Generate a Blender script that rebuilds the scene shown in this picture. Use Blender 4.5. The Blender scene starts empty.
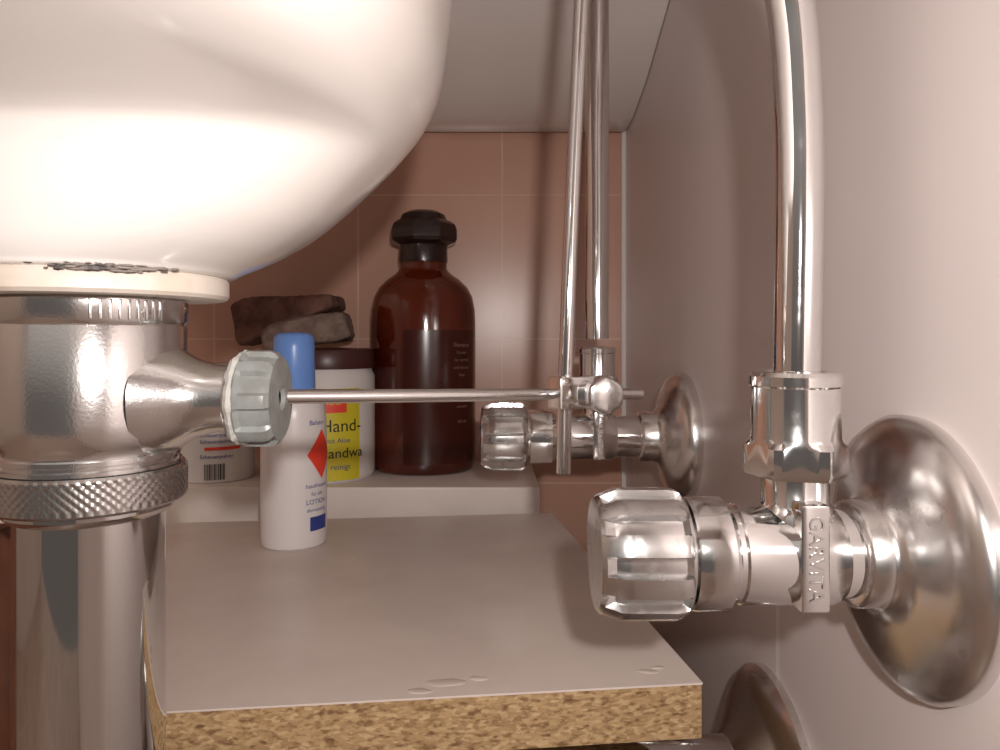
import bpy, bmesh, math, random
from mathutils import Matrix, Vector, noise
random.seed(4)
S = bpy.context.scene
S.view_settings.view_transform = 'Standard'
W = 0.1003; YB = 0.535; ZF = -0.5
pi = math.pi

# ---------------------------------------------------------------- materials
def newmat(name):
    m = bpy.data.materials.new(name); m.use_nodes = True
    nt = m.node_tree
    return m, nt, nt.nodes, nt.links, nt.nodes['Principled BSDF']

def mat(name, col, rough=0.5, metal=0.0, col2=None, nscale=60, nlo=0.4, nhi=0.6, rough2=None,
        bump=0.0, bscale=300, coat=0.0, trans=0.0, spec=0.5, bdist=.0001):
    m, nt, N, L, B = newmat(name)
    B.inputs['Base Color'].default_value = (*col, 1)
    B.inputs['Roughness'].default_value = rough
    B.inputs['Metallic'].default_value = metal
    B.inputs['Coat Weight'].default_value = coat
    B.inputs['Transmission Weight'].default_value = trans
    B.inputs['Specular IOR Level'].default_value = spec
    g = N.new('ShaderNodeNewGeometry')
    if col2 is not None or rough2 is not None:
        n = N.new('ShaderNodeTexNoise'); n.inputs['Scale'].default_value = nscale
        n.inputs['Detail'].default_value = 5
        L.new(g.outputs['Position'], n.inputs['Vector'])
        if col2 is not None:
            r = N.new('ShaderNodeValToRGB')
            r.color_ramp.elements[0].position = nlo; r.color_ramp.elements[0].color = (*col, 1)
            r.color_ramp.elements[1].position = nhi; r.color_ramp.elements[1].color = (*col2, 1)
            L.new(n.outputs['Fac'], r.inputs[0]); L.new(r.outputs[0], B.inputs['Base Color'])
        if rough2 is not None:
            mr = N.new('ShaderNodeMapRange')
            mr.inputs['From Min'].default_value = nlo; mr.inputs['From Max'].default_value = nhi
            mr.inputs['To Min'].default_value = rough; mr.inputs['To Max'].default_value = rough2
            L.new(n.outputs['Fac'], mr.inputs['Value']); L.new(mr.outputs[0], B.inputs['Roughness'])
    if bump:
        n2 = N.new('ShaderNodeTexNoise'); n2.inputs['Scale'].default_value = bscale
        n2.inputs['Detail'].default_value = 4
        L.new(g.outputs['Position'], n2.inputs['Vector'])
        b = N.new('ShaderNodeBump'); b.inputs['Strength'].default_value = bump
        b.inputs['Distance'].default_value = bdist
        L.new(n2.outputs['Fac'], b.inputs['Height']); L.new(b.outputs[0], B.inputs['Normal'])
    return m

def tilemat(name, base, base2, grout, rough, lines, nscale=8, gw=0.0012):
    """lines: list of (axis, offset, period, optional zmax)"""
    m, nt, N, L, B = newmat(name)
    g = N.new('ShaderNodeNewGeometry'); sx = N.new('ShaderNodeSeparateXYZ')
    L.new(g.outputs['Position'], sx.inputs[0])
    n = N.new('ShaderNodeTexNoise'); n.inputs['Scale'].default_value = nscale; n.inputs['Detail'].default_value = 3
    L.new(g.outputs['Position'], n.inputs['Vector'])
    r = N.new('ShaderNodeValToRGB')
    r.color_ramp.elements[0].position = .35; r.color_ramp.elements[0].color = (*base, 1)
    r.color_ramp.elements[1].position = .65; r.color_ramp.elements[1].color = (*base2, 1)
    L.new(n.outputs['Fac'], r.inputs[0])
    def M(op, a, b=None):
        x = N.new('ShaderNodeMath'); x.operation = op
        for i, v in enumerate((a, b)):
            if v is None: continue
            if isinstance(v, (int, float)): x.inputs[i].default_value = v
            else: L.new(v, x.inputs[i])
        return x.outputs[0]
    total = None
    for ln in lines:
        ax, off, per = ln[:3]
        v = M('SUBTRACT', sx.outputs[ax], off)
        k = M('ABSOLUTE', M('SUBTRACT', M('FRACT', M('ADD', M('DIVIDE', v, per), 0.5)), 0.5))
        k = M('LESS_THAN', M('MULTIPLY', k, per), gw)
        if len(ln) > 3: k = M('MULTIPLY', k, M('LESS_THAN', sx.outputs['Z'], ln[3]))
        total = k if total is None else M('MAXIMUM', total, k)
    mx = N.new('ShaderNodeMix'); mx.data_type = 'RGBA'
    L.new(total, mx.inputs['Factor']); L.new(r.outputs[0], mx.inputs['A'])
    mx.inputs['B'].default_value = (*grout, 1)
    L.new(mx.outputs['Result'], B.inputs['Base Color'])
    B.inputs['Roughness'].default_value = rough
    b = N.new('ShaderNodeBump'); b.inputs['Strength'].default_value = .3; b.inputs['Distance'].default_value = .0004
    b.invert = True
    L.new(total, b.inputs['Height']); L.new(b.outputs[0], B.inputs['Normal'])
    return m

M_wall = tilemat('wall_tile_light', (.69, .615, .595), (.73, .655, .635), (.82, .78, .75), .30,
                 [('Y', .251, 0.25, -.075)], nscale=6, gw=.0016)
M_back = tilemat('wall_tile_pink', (.54, .305, .225), (.62, .365, .275), (.66, .43, .34), .28,
                 [('X', .009, .107), ('Z', 0.0, .107)], nscale=9, gw=.0007)
M_floor = tilemat('floor_tile', (.25, .18, .15), (.3, .22, .18), (.4, .36, .33), .35, [('X', 0, .2), ('Y', 0, .2)])
M_wallL = mat('painted_wall', (.55, .48, .44), .7, col2=(.58, .51, .47), nscale=4)
M_cer = mat('ceramic', (.80, .755, .725), .16, coat=.1, col2=(.78, .725, .69), nscale=10)
M_gasket = mat('gasket_white', (.70, .63, .56), .4, col2=(.58, .48, .36), nscale=60, nlo=.5, nhi=.75)
M_gunk = mat('grey_sealant', (.08, .07, .07), .8, col2=(.26, .22, .20), nscale=300)
M_chrome = mat('chrome', (.86, .86, .86), .05, 1, rough2=.14, nscale=120, nlo=.5, nhi=.78)
M_chromeW = mat('chrome_worn', (.85, .85, .85), .09, 1, col2=(.78, .76, .75), nscale=160, nlo=.52, nhi=.75, rough2=.20, bump=.08, bscale=450)
M_handle = mat('handle_chrome', (.74, .74, .74), .19, 1, col2=(.64, .63, .62), nscale=260, nlo=.5, nhi=.7, rough2=.30)
M_flange = mat('chrome_flange', (.78, .76, .75), .22, 1, col2=(.72, .69, .67), nscale=60, nlo=.45, nhi=.7, rough2=.30)
M_galv = mat('cast_drain_metal', (.82, .82, .82), .17, 1, bump=.35, bscale=1500)
M_knurl = mat('knurled_metal', (.58, .57, .56), .24, 1)
M_dark = mat('chrome_dark', (.70, .69, .68), .05, 1, rough2=.14, nscale=70, nlo=.5, nhi=.75)
M_steel = mat('rod_steel', (.72, .71, .70), .18, 1, bump=.2, bscale=600)
M_plastic = mat('grey_plastic', (.25, .265, .26), .32, col2=(.19, .195, .185), nscale=150)
M_crust = mat('limescale', (.46, .45, .42), .9, bump=1, bscale=900, bdist=.0005)
M_lam = mat('laminate_top', (.70, .61, .555), .32, col2=(.64, .55, .50), nscale=18, rough2=.45)
M_white = mat('white_paint', (.77, .68, .63), .4, col2=(.71, .62, .57), nscale=20)
M_tubew = mat('white_plastic', (.76, .72, .71), .3)
M_blue = mat('blue_plastic', (.16, .32, .76), .3)
M_red = mat('red_sticker', (.85, .06, .03), .4)
M_navy = mat('navy_print', (.03, .05, .25), .5)
M_black = mat('black_print', (.015, .015, .015), .5)
M_yellow = mat('yellow_label', (.68, .58, .03), .4)
M_maroon = mat('maroon_lid', (.065, .020, .018), .35)
M_amber = mat('amber_plastic', (.065, .007, .003), .10, col2=(.13, .017, .004), nscale=14, coat=.5, trans=.2)
M_lab = mat('bottle_label', (.055, .009, .005), .2)
M_labtxt = mat('label_print', (.26, .14, .10), .5)
M_cap = mat('black_cap', (.022, .010, .008), .25)
M_sp1 = mat('sponge_brown', (.10, .045, .034), .9, col2=(.17, .082, .06), nscale=120, bump=1, bscale=500, bdist=.0008)
M_sp2 = mat('sponge_grey', (.24, .17, .14), .9, col2=(.15, .105, .085), nscale=150, bump=1, bscale=600, bdist=.0008)
M_brown = mat('dark_wood', (.09, .03, .018), .45, col2=(.14, .05, .025), nscale=30)
M_lam2 = mat('water_film', (.60, .51, .455), .08, coat=.5)

def chipmat():
    m, nt, N, L, B = newmat('particleboard')
    g = N.new('ShaderNodeNewGeometry'); mp = N.new('ShaderNodeMapping')
    mp.inputs['Scale'].default_value = (1, 1, 2.2)
    L.new(g.outputs['Position'], mp.inputs['Vector'])
    v = N.new('ShaderNodeTexVoronoi'); v.inputs['Scale'].default_value = 520
    n = N.new('ShaderNodeTexNoise'); n.inputs['Scale'].default_value = 300; n.inputs['Detail'].default_value = 5
    L.new(mp.outputs[0], v.inputs['Vector']); L.new(mp.outputs[0], n.inputs['Vector'])
    r1 = N.new('ShaderNodeValToRGB'); e = r1.color_ramp.elements
    e[0].position = 0; e[0].color = (.27, .16, .075, 1); e[1].position = 1; e[1].color = (.56, .40, .22, 1)
    e2 = r1.color_ramp.elements.new(.5); e2.color = (.42, .275, .135, 1)
    L.new(v.outputs['Color'], r1.inputs[0])
    r2 = N.new('ShaderNodeValToRGB'); f = r2.color_ramp.elements
    f[0].position = .34; f[0].color = (.5, .42, .36, 1); f[1].position = .50; f[1].color = (1, 1, 1, 1)
    L.new(n.outputs['Fac'], r2.inputs[0])
    mx = N.new('ShaderNodeMix'); mx.data_type = 'RGBA'; mx.blend_type = 'MULTIPLY'; mx.inputs['Factor'].default_value = 1
    L.new(r1.outputs[0], mx.inputs['A']); L.new(r2.outputs[0], mx.inputs['B'])
    L.new(mx.outputs['Result'], B.inputs['Base Color']); B.inputs['Roughness'].default_value = .85
    b = N.new('ShaderNodeBump'); b.inputs['Strength'].default_value = .6; b.inputs['Distance'].default_value = .0003
    L.new(n.outputs['Fac'], b.inputs['Height']); L.new(b.outputs[0], B.inputs['Normal'])
    return m
M_chip = chipmat()

# ---------------------------------------------------------------- helpers
def link(name, me, m, parent=None, sharp=38, smooth=True):
    ob = bpy.data.objects.new(name, me); S.collection.objects.link(ob)
    if m is not None: me.materials.append(m)
    if smooth:
        for p in me.polygons: p.use_smooth = True
        me.set_sharp_from_angle(angle=math.radians(sharp))
    if parent is not None:
        ob.parent = parent
        ob.matrix_parent_inverse = Matrix.Translation(-Vector(parent.location))
    return ob

def empty(name, loc):
    e = bpy.data.objects.new(name, None); S.collection.objects.link(e)
    e.location = loc; e.empty_display_size = .01
    return e

def box(name, lo, hi, m, parent=None, bevel=0.0, mtx=None, seg=2):
    bm = bmesh.new(); bmesh.ops.create_cube(bm, size=1)
    for v in bm.verts:
        v.co = Vector([lo[i] + (v.co[i] + .5) * (hi[i] - lo[i]) for i in range(3)])
    if bevel: bmesh.ops.bevel(bm, geom=bm.edges[:], offset=bevel, segments=seg, affect='EDGES', profile=.6)
    if mtx is not None: bmesh.ops.transform(bm, matrix=mtx, verts=bm.verts)
    me = bpy.data.meshes.new(name); bm.to_mesh(me); bm.free()
    return link(name, me, m, parent, smooth=bevel > 0)

AX = {'z': Matrix.Identity(4), 'x': Matrix.Rotation(pi/2, 4, 'Y')}
def lathe(name, prof, m, parent=None, origin=(0, 0, 0), axis='z', seg=64, rfun=None, sy=1.0, mtx=None, sharp=38, sub=0):
    if sub:
        p2 = []
        for i in range(len(prof)-1):
            for k in range(sub):
                t = k/sub; p2.append((prof[i][0]*(1-t)+prof[i+1][0]*t, prof[i][1]*(1-t)+prof[i+1][1]*t))
        p2.append(prof[-1]); prof = p2
    vs, fs, rings = [], [], []
    for i, (r, h) in enumerate(prof):
        if r <= 1e-7:
            rings.append([len(vs)]); vs.append((0, 0, h))
        else:
            ring = []
            for k in range(seg):
                t = 2*pi*k/seg; q = r*(rfun(t, i) if rfun else 1)
                ring.append(len(vs)); vs.append((q*math.cos(t), q*math.sin(t)*sy, h))
            rings.append(ring)
    for a, b in zip(rings, rings[1:]):
        if len(a) == 1 and len(b) == 1: continue
        for k in range(seg):
            k2 = (k+1) % seg
            if len(a) == 1: fs.append((a[0], b[k2], b[k]))
            elif len(b) == 1: fs.append((a[k], a[k2], b[0]))
            else: fs.append((a[k], a[k2], b[k2], b[k]))
    me = bpy.data.meshes.new(name); me.from_pydata(vs, [], fs)
    T = Matrix.Translation(origin) @ (mtx if mtx is not None else AX[axis])
    me.transform(T)
    bm = bmesh.new(); bm.from_mesh(me); bmesh.ops.recalc_face_normals(bm, faces=bm.faces); bm.to_mesh(me); bm.free()
    return link(name, me, m, parent, sharp=sharp)

def catmull(P, n=10):
    P = [Vector(p) for p in P]
    Q = [P[0]*2-P[1]] + P + [P[-1]*2-P[-2]]
    out = []
    for i in range(1, len(Q)-2):
        a, b, c, d = Q[i-1:i+3]
        for k in range(n):
            t = k/n
            out.append(.5*((2*b)+(c-a)*t+(2*a-5*b+4*c-d)*t*t+(3*b-a-3*c+d)*t**3))
    out.append(P[-1]); return out

def tube(name, P, r, m, parent=None, seg=32, n=10, smooth_path=True):
    pts = catmull(P, n) if smooth_path else [Vector(p) for p in P]
    rr = r if callable(r) else (lambda t: r)
    bm = bmesh.new(); rings = []
    up = Vector((0.01, 1, 0.02)).normalized()
    for i, p in enumerate(pts):
        t = (pts[min(i+1, len(pts)-1)] - pts[max(i-1, 0)]).normalized()
        u = (up - t*up.dot(t)).normalized(); up = u; v = t.cross(u)
        R = rr(i/(len(pts)-1))
        rings.append([bm.verts.new(p + (u*math.cos(2*pi*k/seg)+v*math.sin(2*pi*k/seg))*R) for k in range(seg)])
    for a, b in zip(rings, rings[1:]):
        for k in range(seg): bm.faces.new((a[k], a[(k+1) % seg], b[(k+1) % seg], b[k]))
    bm.faces.new(rings[0][::-1]); bm.faces.new(rings[-1])
    bmesh.ops.recalc_face_normals(bm, faces=bm.faces)
    me = bpy.data.meshes.new(name); bm.to_mesh(me); bm.free()
    return link(name, me, m, parent)

def text_mesh(body, size, extrude=0.0):
    cu = bpy.data.curves.new('txt', 'FONT'); cu.body = body; cu.size = size; cu.extrude = extrude
    cu.align_x = 'CENTER'; cu.align_y = 'CENTER'
    ob = bpy.data.objects.new('txt', cu); S.collection.objects.link(ob)
    bpy.context.view_layer.update()
    me = bpy.data.meshes.new_from_object(ob.evaluated_get(bpy.context.evaluated_depsgraph_get()))
    bpy.data.objects.remove(ob); return me

def wrap_text(name, body, size, cx, cy, cz, r, ang, m, parent, sy=1.0):
    me = text_mesh(body, size)
    for v in me.vertices:
        a = ang + v.co.x/r; z = v.co.y
        v.co = (cx + (r+.0004)*math.sin(a), cy - (r+.0004)*math.cos(a)*sy, cz + z)
    me.materials.clear()
    return link(name, me, m, parent, smooth=False)

def patch(name, cx, cy, r, a0, a1, z0, z1, m, parent, off=.0002, sy=1.0, n=24, shape=None):
    vs, fs = [], []
    for i in range(n+1):
        t = i/n; a = a0+(a1-a0)*t
        lo, hi = (z0, z1) if shape is None else shape(t)
        for z in (lo, hi):
            vs.append((cx+(r+off)*math.sin(a), cy-(r+off)*math.cos(a)*sy, z))
    for i in range(n): fs.append((2*i, 2*i+2, 2*i+3, 2*i+1))
    me = bpy.data.meshes.new(name); me.from_pydata(vs, [], fs)
    return link(name, me, m, parent)

# ---------------------------------------------------------------- room shell
box('wall_right', (W, -1.0, ZF), (W+.06, YB+.06, 1.4), M_wall)
box('wall_back', (-1.3, YB, ZF), (W, YB+.06, 1.4), M_back)
box('wall_left', (-1.36, -1.0, ZF), (-1.3, YB+.06, 1.4), M_wallL)
box('floor', (-1.36, -1.0, ZF-.05), (W+.06, YB+.06, ZF), M_floor)
box('trim_corner', (W-.0030, YB-.0030, ZF), (W, YB, 1.4), M_tubew)
box('wall_ledge', (-1.3, .44, ZF), (.0306, YB, -.0904), M_white, bevel=.002)

# ---------------------------------------------------------------- sink
DX, DY = -.094, .17
sink = empty('wall_mounted_sink', (DX, DY, .1))
# a (half width x), far b, near b, z
prof = [(.024, .024, .024, .0147), (.0308, .0308, .0308, .0146), (.0335, .034, .0322, .0160), (.0385, .040, .0338, .0185), (.0440, .0455, .0350, .0215), (.0510, .051, .0362, .0262), (.0573, .0565, .0374, .0318),
        (.0632, .062, .0392, .0378), (.0672, .066, .0430, .0420), (.0692, .068, .0540, .0442), (.0712, .070, .0760, .0464), (.0744, .0735, .0980, .0504), (.0785, .079, .1100, .0562), (.0818, .084, .1180, .0640),
        (.0838, .090, .122, .078), (.0860, .098, .126, .10), (.092, .110, .132, .13), (.105, .126, .145, .165), (.125, .145, .165, .20), (.14, .16, .18, .225)]
def bowl():
    A = catmull([Vector((p[0], p[1], p[3])) for p in prof], 5)
    Bn = catmull([Vector((p[2], 0, p[3])) for p in prof], 5)
    seg = 160; vs = []; fs = []
    for p, q in zip(A, Bn):
        a = p.x; f = min(1, max(0, (a-.0325)/.03)); n = 2+.35*f
        for k in range(seg):
            t = 2*pi*k/seg; c, s = math.cos(t), math.sin(t)
            kk = (abs(c)**n + abs(s)**n)**(-1/n)
            b = p.y if s > 0 else q.x
            vs.append((DX+a*kk*c, DY+b*kk*s, p.z))
    for i in range(len(A)-1):
        for k in range(seg):
            k2 = (k+1) % seg; fs.append((i*seg+k, i*seg+k2, (i+1)*seg+k2, (i+1)*seg+k))
    me = bpy.data.meshes.new('bowl'); me.from_pydata(vs, [], fs)
    return link('bowl', me, M_cer, sink, sharp=70)
bowl()
def deck():
    prof = [(.5300, .158), (.5285, .1525), (.524, .1508), (.50, .1540), (.46, .164), (.41, .184), (.36, .205), (.30, .218), (.22, .222),
            (-.12, .222), (-.15, .232), (-.155, .25), (-.155, .275), (-.15, .28), (.526, .28), (.530, .276)]
    xs = [-.32, -.318, W-.004, W-.0005]
    vs, fs = [], []
    for j, x in enumerate(xs):
        s = .003 if j in (0, 3) else 0
        for (y, z) in prof:
            cy, cz = .2, .24
            vs.append((x, y - s*(1 if y > cy else -1)*.3, z + s*(1 if z < cz else -1)*.5))
    n = len(prof)
    for j in range(3):
        for i in range(n): fs.append((j*n+i, j*n+(i+1) % n, (j+1)*n+(i+1) % n, (j+1)*n+i))
    fs.append(tuple(range(n))[::-1]); fs.append(tuple(3*n+i for i in range(n)))
    me = bpy.data.meshes.new('deck'); me.from_pydata(vs, [], fs)
    bm = bmesh.new(); bm.from_mesh(me); bmesh.ops.recalc_face_normals(bm, faces=bm.faces); bm.to_mesh(me); bm.free()
    return link('deck', me, M_cer, sink, sharp=30)
deck()
def crumbs():
    bm = bmesh.new()
    for i in range(100):
        a = random.gauss(-1.05, .20)
        if not -1.60 < a < -.55: continue
        r = .0312+random.uniform(-.0004, .0005)
        s = random.uniform(.0003, .0008)
        T = Matrix.Translation((DX+r*math.cos(a), DY+r*math.sin(a), .0141+random.uniform(-.0004, .0014))) @ \
            Matrix.Rotation(a+pi/2, 4, 'Z') @ Matrix.Diagonal((s*random.uniform(1, 3), s*.7, s*.6, 1))
        bmesh.ops.create_icosphere(bm, subdivisions=1, radius=1, matrix=T)
    me = bpy.data.meshes.new('sealant'); bm.to_mesh(me); bm.free()
    link('sealant', me, M_gunk, sink)
crumbs()

# ---------------------------------------------------------------- drain
drain = empty('sink_drain_assembly', (DX, DY, -.03))
o = (DX, DY, 0)
lathe('gasket', [(.012, .0146), (.0300, .0146), (.0306, .0138), (.0306, .0102), (.0298, .0094), (.012, .0094)], M_gasket, drain, o)
lathe('collar', [(.012, .0096), (.0200, .0096), (.0210, .0088), (.0210, .0042), (.0206, .0035), (.0204, .0030)], M_galv, drain, o, seg=120)
lathe('body', [(.0205, .0034), (.0208, .0028), (.0208, -.0185), (.0205, -.0220), (.0196, -.0240), (.0188, -.0252), (.0188, -.0260),
               (.0196, -.0263), (.0196, -.0273), (.0189, -.0276), (.0189, -.0283), (.0197, -.0286), (.0197, -.0294), (.0187, -.0298)], M_galv, drain, o, seg=96)
for k in range(9):
    a = math.radians(-62 + k*5.2)
    T = Matrix.Translation((DX+.0210*math.cos(a), DY+.0210*math.sin(a), .0064)) @ Matrix.Rotation(a, 4, 'Z')
    box('cast_tick_%d' % (k+1), (-.0003, -.0003, -.0022), (.0004, .0003, .0022), M_galv, drain, bevel=.0002, mtx=T)
def knurl():
    seg = 260; rows = 12; vs = []; fs = []
    hs = [(.0185, -.0296), (.0204, -.0296), (.0209, -.0303)]
    z0, z1 = -.0310, -.0366
    for r in range(rows+1): hs.append((None, z0+(z1-z0)*r/rows))
    hs += [(.0208, -.0374), (.0200, -.0381), (.0165, -.0383)]
    for j, (r, z) in enumerate(hs):
        for k in range(seg):
            R = r if r is not None else .0208 + .00018*(1 if (k//2 + j//2) % 2 == 0 else -1)*(1 if k % 2 == 0 else .2)
            t = 2*pi*k/seg; vs.append((DX+R*math.cos(t), DY+R*math.sin(t), z))
    for j in range(len(hs)-1):
        for k in range(seg):
            k2 = (k+1) % seg; fs.append((j*seg+k, (j+1)*seg+k, (j+1)*seg+k2, j*seg+k2))
    me = bpy.data.meshes.new('knurled_nut'); me.from_pydata(vs, [], fs)
    link('knurled_nut', me, M_knurl, drain)
knurl()
lathe('tail_collar', [(.0185, -.0380), (.0185, -.0392), (.0174, -.0404), (.0164, -.0409)], M_dark, drain, o)
lathe('tail_pipe', [(.0160, -.0384), (.0160, -.215)], M_dark, drain, o)
lathe('bottle_trap', [(.0160, -.200), (.020, -.202), (.0235, -.206), (.0235, -.214), (.026, -.218), (.0275, -.226), (.0275, -.262),
                      (.025, -.276), (.016, -.284), (0, -.285)], M_dark, drain, o)
tube('waste_pipe', [(DX+.010, DY+.008, -.185), (DX+.032, DY+.042, -.172), (DX+.055, DY+.073, -.161), (-.012, .2535, -.158), (.02, .254, -.158), (.06, .254, -.158), (W-.004, .254, -.158)],
     .0165, M_dark, drain)
esc3 = [(.0166, -.020), (.0175, -.019), (.0185, -.016), (.024, -.0125), (.033, -.0085), (.039, -.0055), (.0418, -.0026), (.042, 0)]
lathe('waste_flange', esc3, M_flange, drain, (W, .254, -.1600), 'x', seg=96)
zc = -.0140
lathe('side_arm', [(.0150, .0155), (.0130, .0190), (.0106, .0225), (.0090, .0255), (.0080, .0295), (.0078, .0335), (.0095, .0337), (.0100, .0345), (.0100, .0365)],
      M_galv, drain, (DX, DY, zc), 'x')
def lob(n, amp, lo, hi):
    def f(t, i):
        if lo <= i <= hi:
            c = math.cos(n*t); return 1 - amp*(1 if c < -.0 else 0)
        return 1
    return f
lathe('limescale_ring', [(.0080, .0342), (.0104, .0347), (.0112, .0357), (.0108, .0368), (.008, .0370)], M_crust, drain, (DX, DY, zc), 'x',
      rfun=lambda t, i: 1+.03*math.sin(7*t)+.02*math.sin(17*t+1))
lathe('packing_nut', [(.006, .0364), (.0108, .0364), (.0113, .0370), (.0113, .0380), (.0113, .0425), (.0109, .0438), (.0098, .0447), (.0060, .0449), (.0028, .0449), (.0022, .0440)],
      M_plastic, drain, (DX, DY, zc), 'x', seg=96, rfun=lob(8, .10, 3, 5), sharp=30)

# pop-up linkage (belongs to the drain)
R0 = Vector((DX+.0440, DY+.006, -.0141)); R1 = Vector((.0480, .230, -.0175))
tube('pivot_rod', [R0, R0.lerp(R1, .5), R1], .0018, M_steel, drain, n=2)
dirr = (R1-R0).normalized()
tube('lift_rod', [(.0222, .2175, -.0405), (.0226, .2175, -.02), (.0232, .2175, .0), (.0252, .2178, .05), (.0275, .218, .10), (.030, .218, .16), (.032, .218, .223)],
     .0022, M_chrome, drain)
tube('lift_strap', [(.0218, .2150, -.0385), (.0219, .2150, -.03), (.0220, .2150, -.02)], .0012, M_steel, drain, n=3)
ang = math.atan2(dirr.y, dirr.x)
T = Matrix.Translation((.0268, .2140, -.0158)) @ Matrix.Rotation(ang, 4, 'Z')
box('clamp_block', (-.0095, -.0035, -.0048), (.0100, .0035, .0048), M_chromeW, drain, bevel=.0009, mtx=T)
T2 = Matrix.Translation((.0335, .2090, -.0165)) @ Matrix.Rotation(ang*.4, 4, 'Z') @ Matrix.Rotation(pi/2, 4, 'X')
lathe('thumb_screw', [(0, .0016), (.0040, .0016), (.0050, .0012), (.0055, .0004), (.0056, -.0035), (.0040, -.0045), (.0030, -.0080), (0, -.0080)], M_handle, drain, mtx=T2,
      seg=6*8, rfun=lambda t, i: 1-.03*(math.cos(6*t)), sharp=25)
T3 = Matrix.Translation((.0215, .2100, -.0130)) @ Matrix.Rotation(pi/2, 4, 'X')
lathe('small_screw', [(0, .0015), (.0016, .0014), (.0020, .0008), (.0020, -.003), (0, -.003)], M_chrome, drain, mtx=T3, seg=20)

# ---------------------------------------------------------------- angle valves
def valve(parent, d, z, xk0, xk1, xo, kr, br, orr, er, hose, text=None, hr=.0046, nz=(.0185, .0415), dome=1.0):
    o = (0, d, z); L = xk1-xk0
    n = 10
    def f(t, i):
        if 4 <= i <= 8:
            c = math.cos(n*t+.6)
            return 1 - .13*max(0, min(1, (-.05-c)*4))
        return 1
    lathe('handle', [(0, xk0), (kr*.60, xk0+.0001), (kr*.84, xk0+.0006), (kr*.90, xk0+.0016), (kr*.95, xk0+L*.18), (kr*.99, xk0+L*.24),
                     (kr*1.0, xk0+L*.34), (kr, xk0+L*.84), (kr*.985, xk0+L*.90), (kr*.95, xk0+L*.955), (kr*.88, xk1), (kr*.5, xk1)],
          M_handle, parent, o, 'x', seg=200, rfun=f, sharp=28)
    q = xo-xk1
    lathe('bonnet', [(br*.84, xk1-.001), (br*.84, xk1+q*.03), (br*1.14, xk1+q*.035), (br*1.17, xk1+q*.07), (br*1.17, xk1+q*.34), (br*1.10, xk1+q*.36),
                     (br*1.00, xk1+q*.40), (br*1.00, xk1+q*.44), (br*1.04, xk1+q*.46), (br*1.04, xo+br*.60), (br*.98, xo+br*.74), (br*.90, xo+br*.78)], M_chromeW, parent, o, 'x', sharp=25)
    lathe('inlet_neck', [(br*.92, xo+br*.6), (br*.90, W-.013*dome), (br*.80, W-.0125*dome)], M_chrome, parent, o, 'x')
    lathe('wall_flange', [(br*.80, W-.0165*dome), (br*1.02, W-.0163*dome), (br*1.10, W-.0155*dome), (br*1.10, W-.0115*dome), (br*1.16, W-.0100*dome), (er*.52, W-.0086*dome),
                          (er*.76, W-.0072*dome), (er*.90, W-.0056*dome), (er*.97, W-.0040*dome), (er, W-.0024*dome), (er*.995, W)], M_flange, parent, o, 'x', seg=128, sharp=50)
    p = (xo, d, z)
    lathe('outlet', [(orr*1.06, 0), (orr*1.02, br*.8), (orr*.92, br*1.0), (orr*.84, br*1.1), (orr*.84, nz[0]), (orr*.7, nz[0])], M_chromeW, parent, p)
    h = nz[1]-nz[0]
    hexr = orr*1.22
    def fh(t, i):
        if 1 <= i <= 3:
            a = ((t+.25) % (pi/3))-pi/6; return math.cos(pi/6)/math.cos(a)*1.07
        return 1
    lathe('compression_nut', [(orr*.7, nz[0]-.0005), (hexr*.96, nz[0]-.0005), (hexr, nz[0]+.0006), (hexr, nz[0]+h*.27), (hexr*.93, nz[0]+h*.32), (hexr*.91, nz[0]+h*.36),
                              (hexr*.91, nz[0]+h*.84), (hexr*.95, nz[0]+h*.86), (hexr*.95, nz[0]+h*.95), (hexr*.88, nz[0]+h*.99), (hr*1.3, nz[1]), (hr*.9, nz[1]-.001)],
          M_chromeW, parent, p, seg=96, rfun=fh, sharp=25)
    tube('supply_tube', hose, hr, M_chrome, parent)
    px = xo-.0006
    box('name_plate', (px-orr*.36, d-br*1.10, z-br*.86), (px+orr*.36, d-br*.3, z+br*1.25), M_chromeW, parent, bevel=.0008)
    if text:
        me = text_mesh(text, .0046, .0002)
        me.transform(Matrix.Translation((px, d-br*1.10-.0001, z+br*.19)) @ Matrix.Rotation(pi/2, 4, 'Y') @ Matrix.Rotation(pi/2, 4, 'X'))
        me.materials.clear(); link('cast_lettering', me, M_dark, parent, smooth=False)

v1 = empty('angle_stop_valve', (.07, .170, -.0505))
valve(v1, .170, -.0505, .0240, .0452, .0720, .0152, .0112, .0090, .0325,
      [(.0724, .170, -.010), (.0727, .170, .01), (.0728, .1695, .030), (.0724, .169, .052), (.0704, .168, .075), (.0660, .167, .094), (.055, .168, .13), (.047, .169, .17), (.042, .169, .223)],
      text='GARVITA', hr=.0053, nz=(.0190, .0430))
v2 = empty('angle_stop_valve', (.055, .370, -.050))
valve(v2, .370, -.0500, -.005, .0190, .0550, .0172, .0116, .0082, .0325,
      [(.0550, .370, .000), (.0548, .370, .02), (.0550, .369, .06), (.0545, .367, .11), (.0545, .365, .16), (.0545, .364, .202)],
      text='GARVITA', hr=.0060, nz=(.024, .046), dome=1.5)

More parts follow.
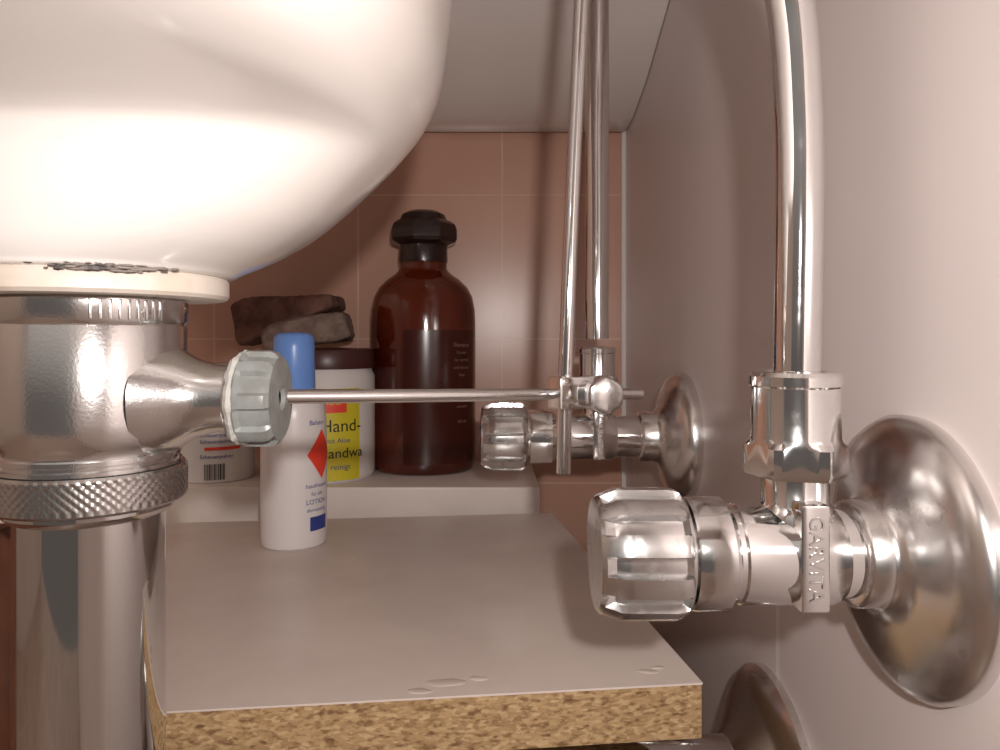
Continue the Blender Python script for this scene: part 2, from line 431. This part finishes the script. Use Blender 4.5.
# ---------------------------------------------------------------- particleboard shelf
th = math.radians(6.2)
FR = Vector((.0650, .2200, 0))
ex = Vector((math.cos(th), math.sin(th), 0)); ey = Vector((-math.sin(th)-.02, math.cos(th), 0)).normalized()
shelf = empty('particleboard_shelf', (FR.x-.1, FR.y+.1, -.12))
def quadbox(name, u0, u1, v0, v1, z0, z1, m, parent, bevel=0):
    bm = bmesh.new(); c = []
    for z in (z0, z1):
        for (u, v) in ((u0, v0), (u1, v0), (u1, v1), (u0, v1)):
            p = FR + ex*u + ey*v; c.append(bm.verts.new((p.x, p.y, z)))
    for f in ((0, 3, 2, 1), (4, 5, 6, 7), (0, 1, 5, 4), (1, 2, 6, 5), (2, 3, 7, 6), (3, 0, 4, 7)): bm.faces.new([c[i] for i in f])
    if bevel: bmesh.ops.bevel(bm, geom=bm.edges[:], offset=bevel, segments=2, affect='EDGES')
    me = bpy.data.meshes.new(name); bm.to_mesh(me); bm.free()
    return link(name, me, m, parent, smooth=bevel > 0)
ZT = -.105
quadbox('laminate', -.30, 0, 0, .2165, ZT-.0006, ZT, M_lam, shelf)
quadbox('core', -.2998, -.0003, .0002, .2163, ZT-.0170, ZT-.0006, M_chip, shelf)
quadbox('support_panel_1', -.03, -.014, .11, .21, ZF, ZT-.0170, M_lam, shelf)
quadbox('support_panel_2', -.29, -.274, .08, .19, ZF, ZT-.0170, M_lam, shelf)
def puddles():
    bm = bmesh.new()
    for (u, v, a, b) in ((-.086, .0040, .0040, .0020), (-.078, .0085, .0060, .0026), (-.068, .010, .0035, .0016), (-.014, .009, .0036, .0016), (-.0095, .0115, .0022, .001)):
        p = FR+ex*u+ey*v
        T = Matrix.Translation((p.x, p.y, ZT)) @ Matrix.Diagonal((a, b, .00035, 1))
        bmesh.ops.create_uvsphere(bm, u_segments=24, v_segments=8, radius=1, matrix=T)
    for v in bm.verts:
        k = noise.noise(v.co*250); v.co.x += k*.0012; v.co.y += k*.0008
    me = bpy.data.meshes.new('water_spots'); bm.to_mesh(me); bm.free()
    link('water_spots', me, M_lam2, shelf)
puddles()
box('wooden_plank', (-.20, .1805, ZF), (-.1235, .1885, -.048), M_brown, bevel=.001)

# ---------------------------------------------------------------- containers
cx, d = -.1010, .3710
tb = empty('lotion_bottle', (cx, d, -.06))
lathe('bottle_body', [(0, -.1050), (.0150, -.1050), (.0161, -.1040), (.0166, -.1010), (.0166, -.060), (.0163, -.040), (.0153, -.031), (.0130, -.0265), (.0098, -.0250), (.0098, -.022)],
      M_tubew, tb, (cx, d, 0))
lathe('cap', [(.0085, -.0262), (.0104, -.0260), (.0108, -.0250), (.0104, -.004), (.0100, .0010), (.0085, .0027), (.0050, .0034), (0, .0035)], M_blue, tb, (cx, d, 0),
      seg=120)
patch('red_sticker', cx, d, .0166, .65, 1.75, 0, 0, M_red, tb, shape=lambda t: (-.0580-.0125*(1-abs(2*t-1)), -.0580+.0125*(1-abs(2*t-1))))
for i, (z, s, tx) in enumerate(((-.042, .0034, 'Balsam'), (-.0735, .0030, 'hautfreund'), (-.0775, .0026, 'fur alle'), (-.0815, .0034, 'LOTION'),
                                (-.0855, .0026, 'dermatolog'))):
    wrap_text('print_%d' % (i+1), tx, s, cx, d, z, .0166, 1.0, M_navy, tb)
patch('print_block', cx, d, .0166, .75, 1.45, -.096, -.089, M_navy, tb)

cx, d, r = -.1085, .4775, .0318
tub = empty('hand_cleaner_tub', (cx, d, -.05))
zb = -.0904
lathe('tub_body', [(0, zb), (.0295, zb), (.0308, zb+.0012), (.0318, zb+.004), (.0318, -.024), (.0300, -.021), (.0300, -.016)], M_tubew, tub, (cx, d, 0))
lathe('lid', [(.0300, -.0190), (.0316, -.0190), (.0318, -.0180), (.0318, -.0085), (.0308, -.0068), (.0290, -.0062), (0, -.0062)], M_maroon, tub, (cx, d, 0),
      seg=144, rfun=lambda t, i: 1-.008*(math.cos(72*t) > 0))
patch('label', cx, d, r, -1.0, .92, zb+.002, -.031, M_yellow, tub)
patch('label_banner', cx, d, r, .02, .62, -.046, -.032, M_red, tub, off=.0004)
wrap_text('label_text_0', 'NEU', .0065, cx, d, -.039, r+.0004, .32, M_yellow, tub)
wrap_text('label_text_1', 'Hand-', .0110, cx, d, -.0545, r, .52, M_black, tub)
wrap_text('label_text_2', 'Handwa', .0090, cx, d, -.0715, r, .52, M_black, tub)
wrap_text('label_text_3', 'mit Aloe', .0045, cx, d, -.0635, r, .45, M_navy, tub)
wrap_text('label_text_4', 'reinigt', .005, cx, d, -.080, r, .50, M_navy, tub)

cx, d, r = -.1800, .4720, .0245
can = empty('cleaning_powder_canister', (cx, d, -.05))
lathe('canister_body', [(0, zb), (.0235, zb), (.0245, zb+.001), (.0245, -.020), (.0235, -.0175), (.0215, -.0160), (0, -.0160)], M_tubew, can, (cx, d, 0))
a = .10
random.seed(7)
for k in range(12):
    w = random.choice((.012, .02, .03)); patch('barcode_bar_%d' % (k+1), cx, d, r, a, a+w, -.088, -.078, M_black, can, off=.0004, n=2); a += w+.022
patch('orange_stripe', cx, d, r, .1, 1.0, -.0695, -.0675, M_red, can, off=.0003)
for i, z in enumerate((-.060, -.0640, -.0735)):
    wrap_text('canister_text_%d' % (i+1), 'Scheuerpulver', .0035, cx, d, z, r, .40, M_navy, can)

def pad(name, c, half, m, rot, parent, seed=0, thin=.25, arch=.0025):
    bm = bmesh.new(); bmesh.ops.create_cube(bm, size=2)
    bmesh.ops.subdivide_edges(bm, edges=bm.edges[:], cuts=23, use_grid_fill=True)
    for v in bm.verts:
        p = v.co.copy(); e = 7.0
        k = (abs(p.x)**e+abs(p.y)**e+abs(p.z)**e)**(-1/e)
        p = p*k
        q = Vector((p.x*half[0], p.y*half[1], p.z*half[2]*(1-thin*p.x)))
        nn = noise.noise_vector(q*45+Vector((seed, 0, 0)))
        q += nn*.0014 + noise.noise_vector(q*260)*.0006
        q.z += -arch*p.x*p.x + .0006*math.sin(p.x*4+seed)
        v.co = q
    bmesh.ops.transform(bm, matrix=Matrix.Translation(c) @ rot, verts=bm.verts)
    me = bpy.data.meshes.new(name); bm.to_mesh(me); bm.free()
    return link(name, me, m, parent, sharp=80)
sp = empty('scrubbing_sponge', (-.125, .475, .01))
pad('grey_pad', (-.1185, .4700, .0050), (.0275, .021, .0095), M_sp2, Matrix.Rotation(.10, 4, 'Z') @ Matrix.Rotation(-.22, 4, 'Y'), sp, 3, .0)
pad('brown_pad', (-.1325, .4765, .0175), (.0340, .020, .0105), M_sp1, Matrix.Rotation(-.08, 4, 'Z') @ Matrix.Rotation(-.22, 4, 'Y'), sp, 9, .55, .001)

cx, d = -.0465, .5020
bt = empty('brown_shampoo_bottle', (cx, d, 0))
sy = .82
lathe('bottle_body', [(0, zb), (.0325, zb), (.0348, zb+.0015), (.0362, zb+.006), (.0364, zb+.02), (.0364, .010), (.0360, .020), (.0343, .029), (.031, .0355), (.0255, .0410), (.0200, .0448), (.0172, .0475),
                      (.0165, .0490), (.0165, .054)], M_amber, bt, (cx, d, 0), seg=96, sy=sy, sub=2, sharp=60)
lathe('cap', [(.0150, .0530), (.0168, .0530), (.0170, .0545), (.0168, .0610), (.0172, .0645), (.0226, .0668), (.0237, .0690), (.0236, .0755), (.0224, .0790), (.0196, .0812),
              (.0166, .0826), (.0150, .0862), (.0110, .0884), (0, .0892)], M_cap, bt, (cx, d, 0), seg=96,
      rfun=lambda t, i: (math.cos(pi/8)/math.cos(((t+.2) % (pi/4))-pi/8)*1.02) if 4 <= i <= 9 else 1, sharp=26)
patch('label', cx, d, .0364, -.30, 1.25, -.083, .006, M_lab, bt, sy=sy)
for i, (z, s, tx) in enumerate(((-.004, .0040, 'Shampoo'), (-.009, .003, 'Krauter'), (-.014, .003, 'fur normal'), (-.019, .003, 'und trocken'), (-.024, .003, 'Haar'),
                                (-.045, .003, 'anwend'), (-.055, .003, '500 ml'))):
    wrap_text('print_%d' % (i+1), tx, s, cx, d, z, .0366, .85, M_labtxt, bt, sy=sy)

# ---------------------------------------------------------------- lights
w = bpy.data.worlds.new('world'); S.world = w; w.use_nodes = True
N = w.node_tree.nodes; L = w.node_tree.links; bg = N['Background']
tc = N.new('ShaderNodeTexCoord'); sx = N.new('ShaderNodeSeparateXYZ'); rp = N.new('ShaderNodeValToRGB')
L.new(tc.outputs['Generated'], sx.inputs[0])
L.new(sx.outputs['Z'], rp.inputs[0])
rp.color_ramp.elements[0].position = 0.0; rp.color_ramp.elements[0].color = (.17, .145, .13, 1)
rp.color_ramp.elements[1].position = .7; rp.color_ramp.elements[1].color = (1.0, .88, .79, 1)
L.new(rp.outputs[0], bg.inputs['Color']); bg.inputs['Strength'].default_value = .62

def area(name, loc, target, size, power, col):
    l = bpy.data.lights.new(name, 'AREA'); l.shape = 'DISK'; l.size = size; l.energy = power; l.color = col
    ob = bpy.data.objects.new(name, l); S.collection.objects.link(ob); ob.location = loc
    ob.rotation_euler = (Vector(target)-Vector(loc)).to_track_quat('-Z', 'Y').to_euler()
    return ob
area('phone_flash', (.016, -.03, .033), (.014, .4, -.02), .010, .62, (1, .935, .89))
area('warm_room_fill', (-.7, -.6, 1.2), (-.1, .2, 0), .35, 9.5, (1, .85, .73))  # added unseen area light, warm ambient fill from above

# ---------------------------------------------------------------- camera
cam = bpy.data.cameras.new('camera'); co = bpy.data.objects.new('camera', cam); S.collection.objects.link(co)
cam.sensor_width = 36; cam.lens = 36*.72; cam.shift_x = .010; cam.shift_y = -.036; cam.clip_start = .005
co.location = (0, 0, 0); co.rotation_euler = (pi/2, 0, 0)
S.camera = co
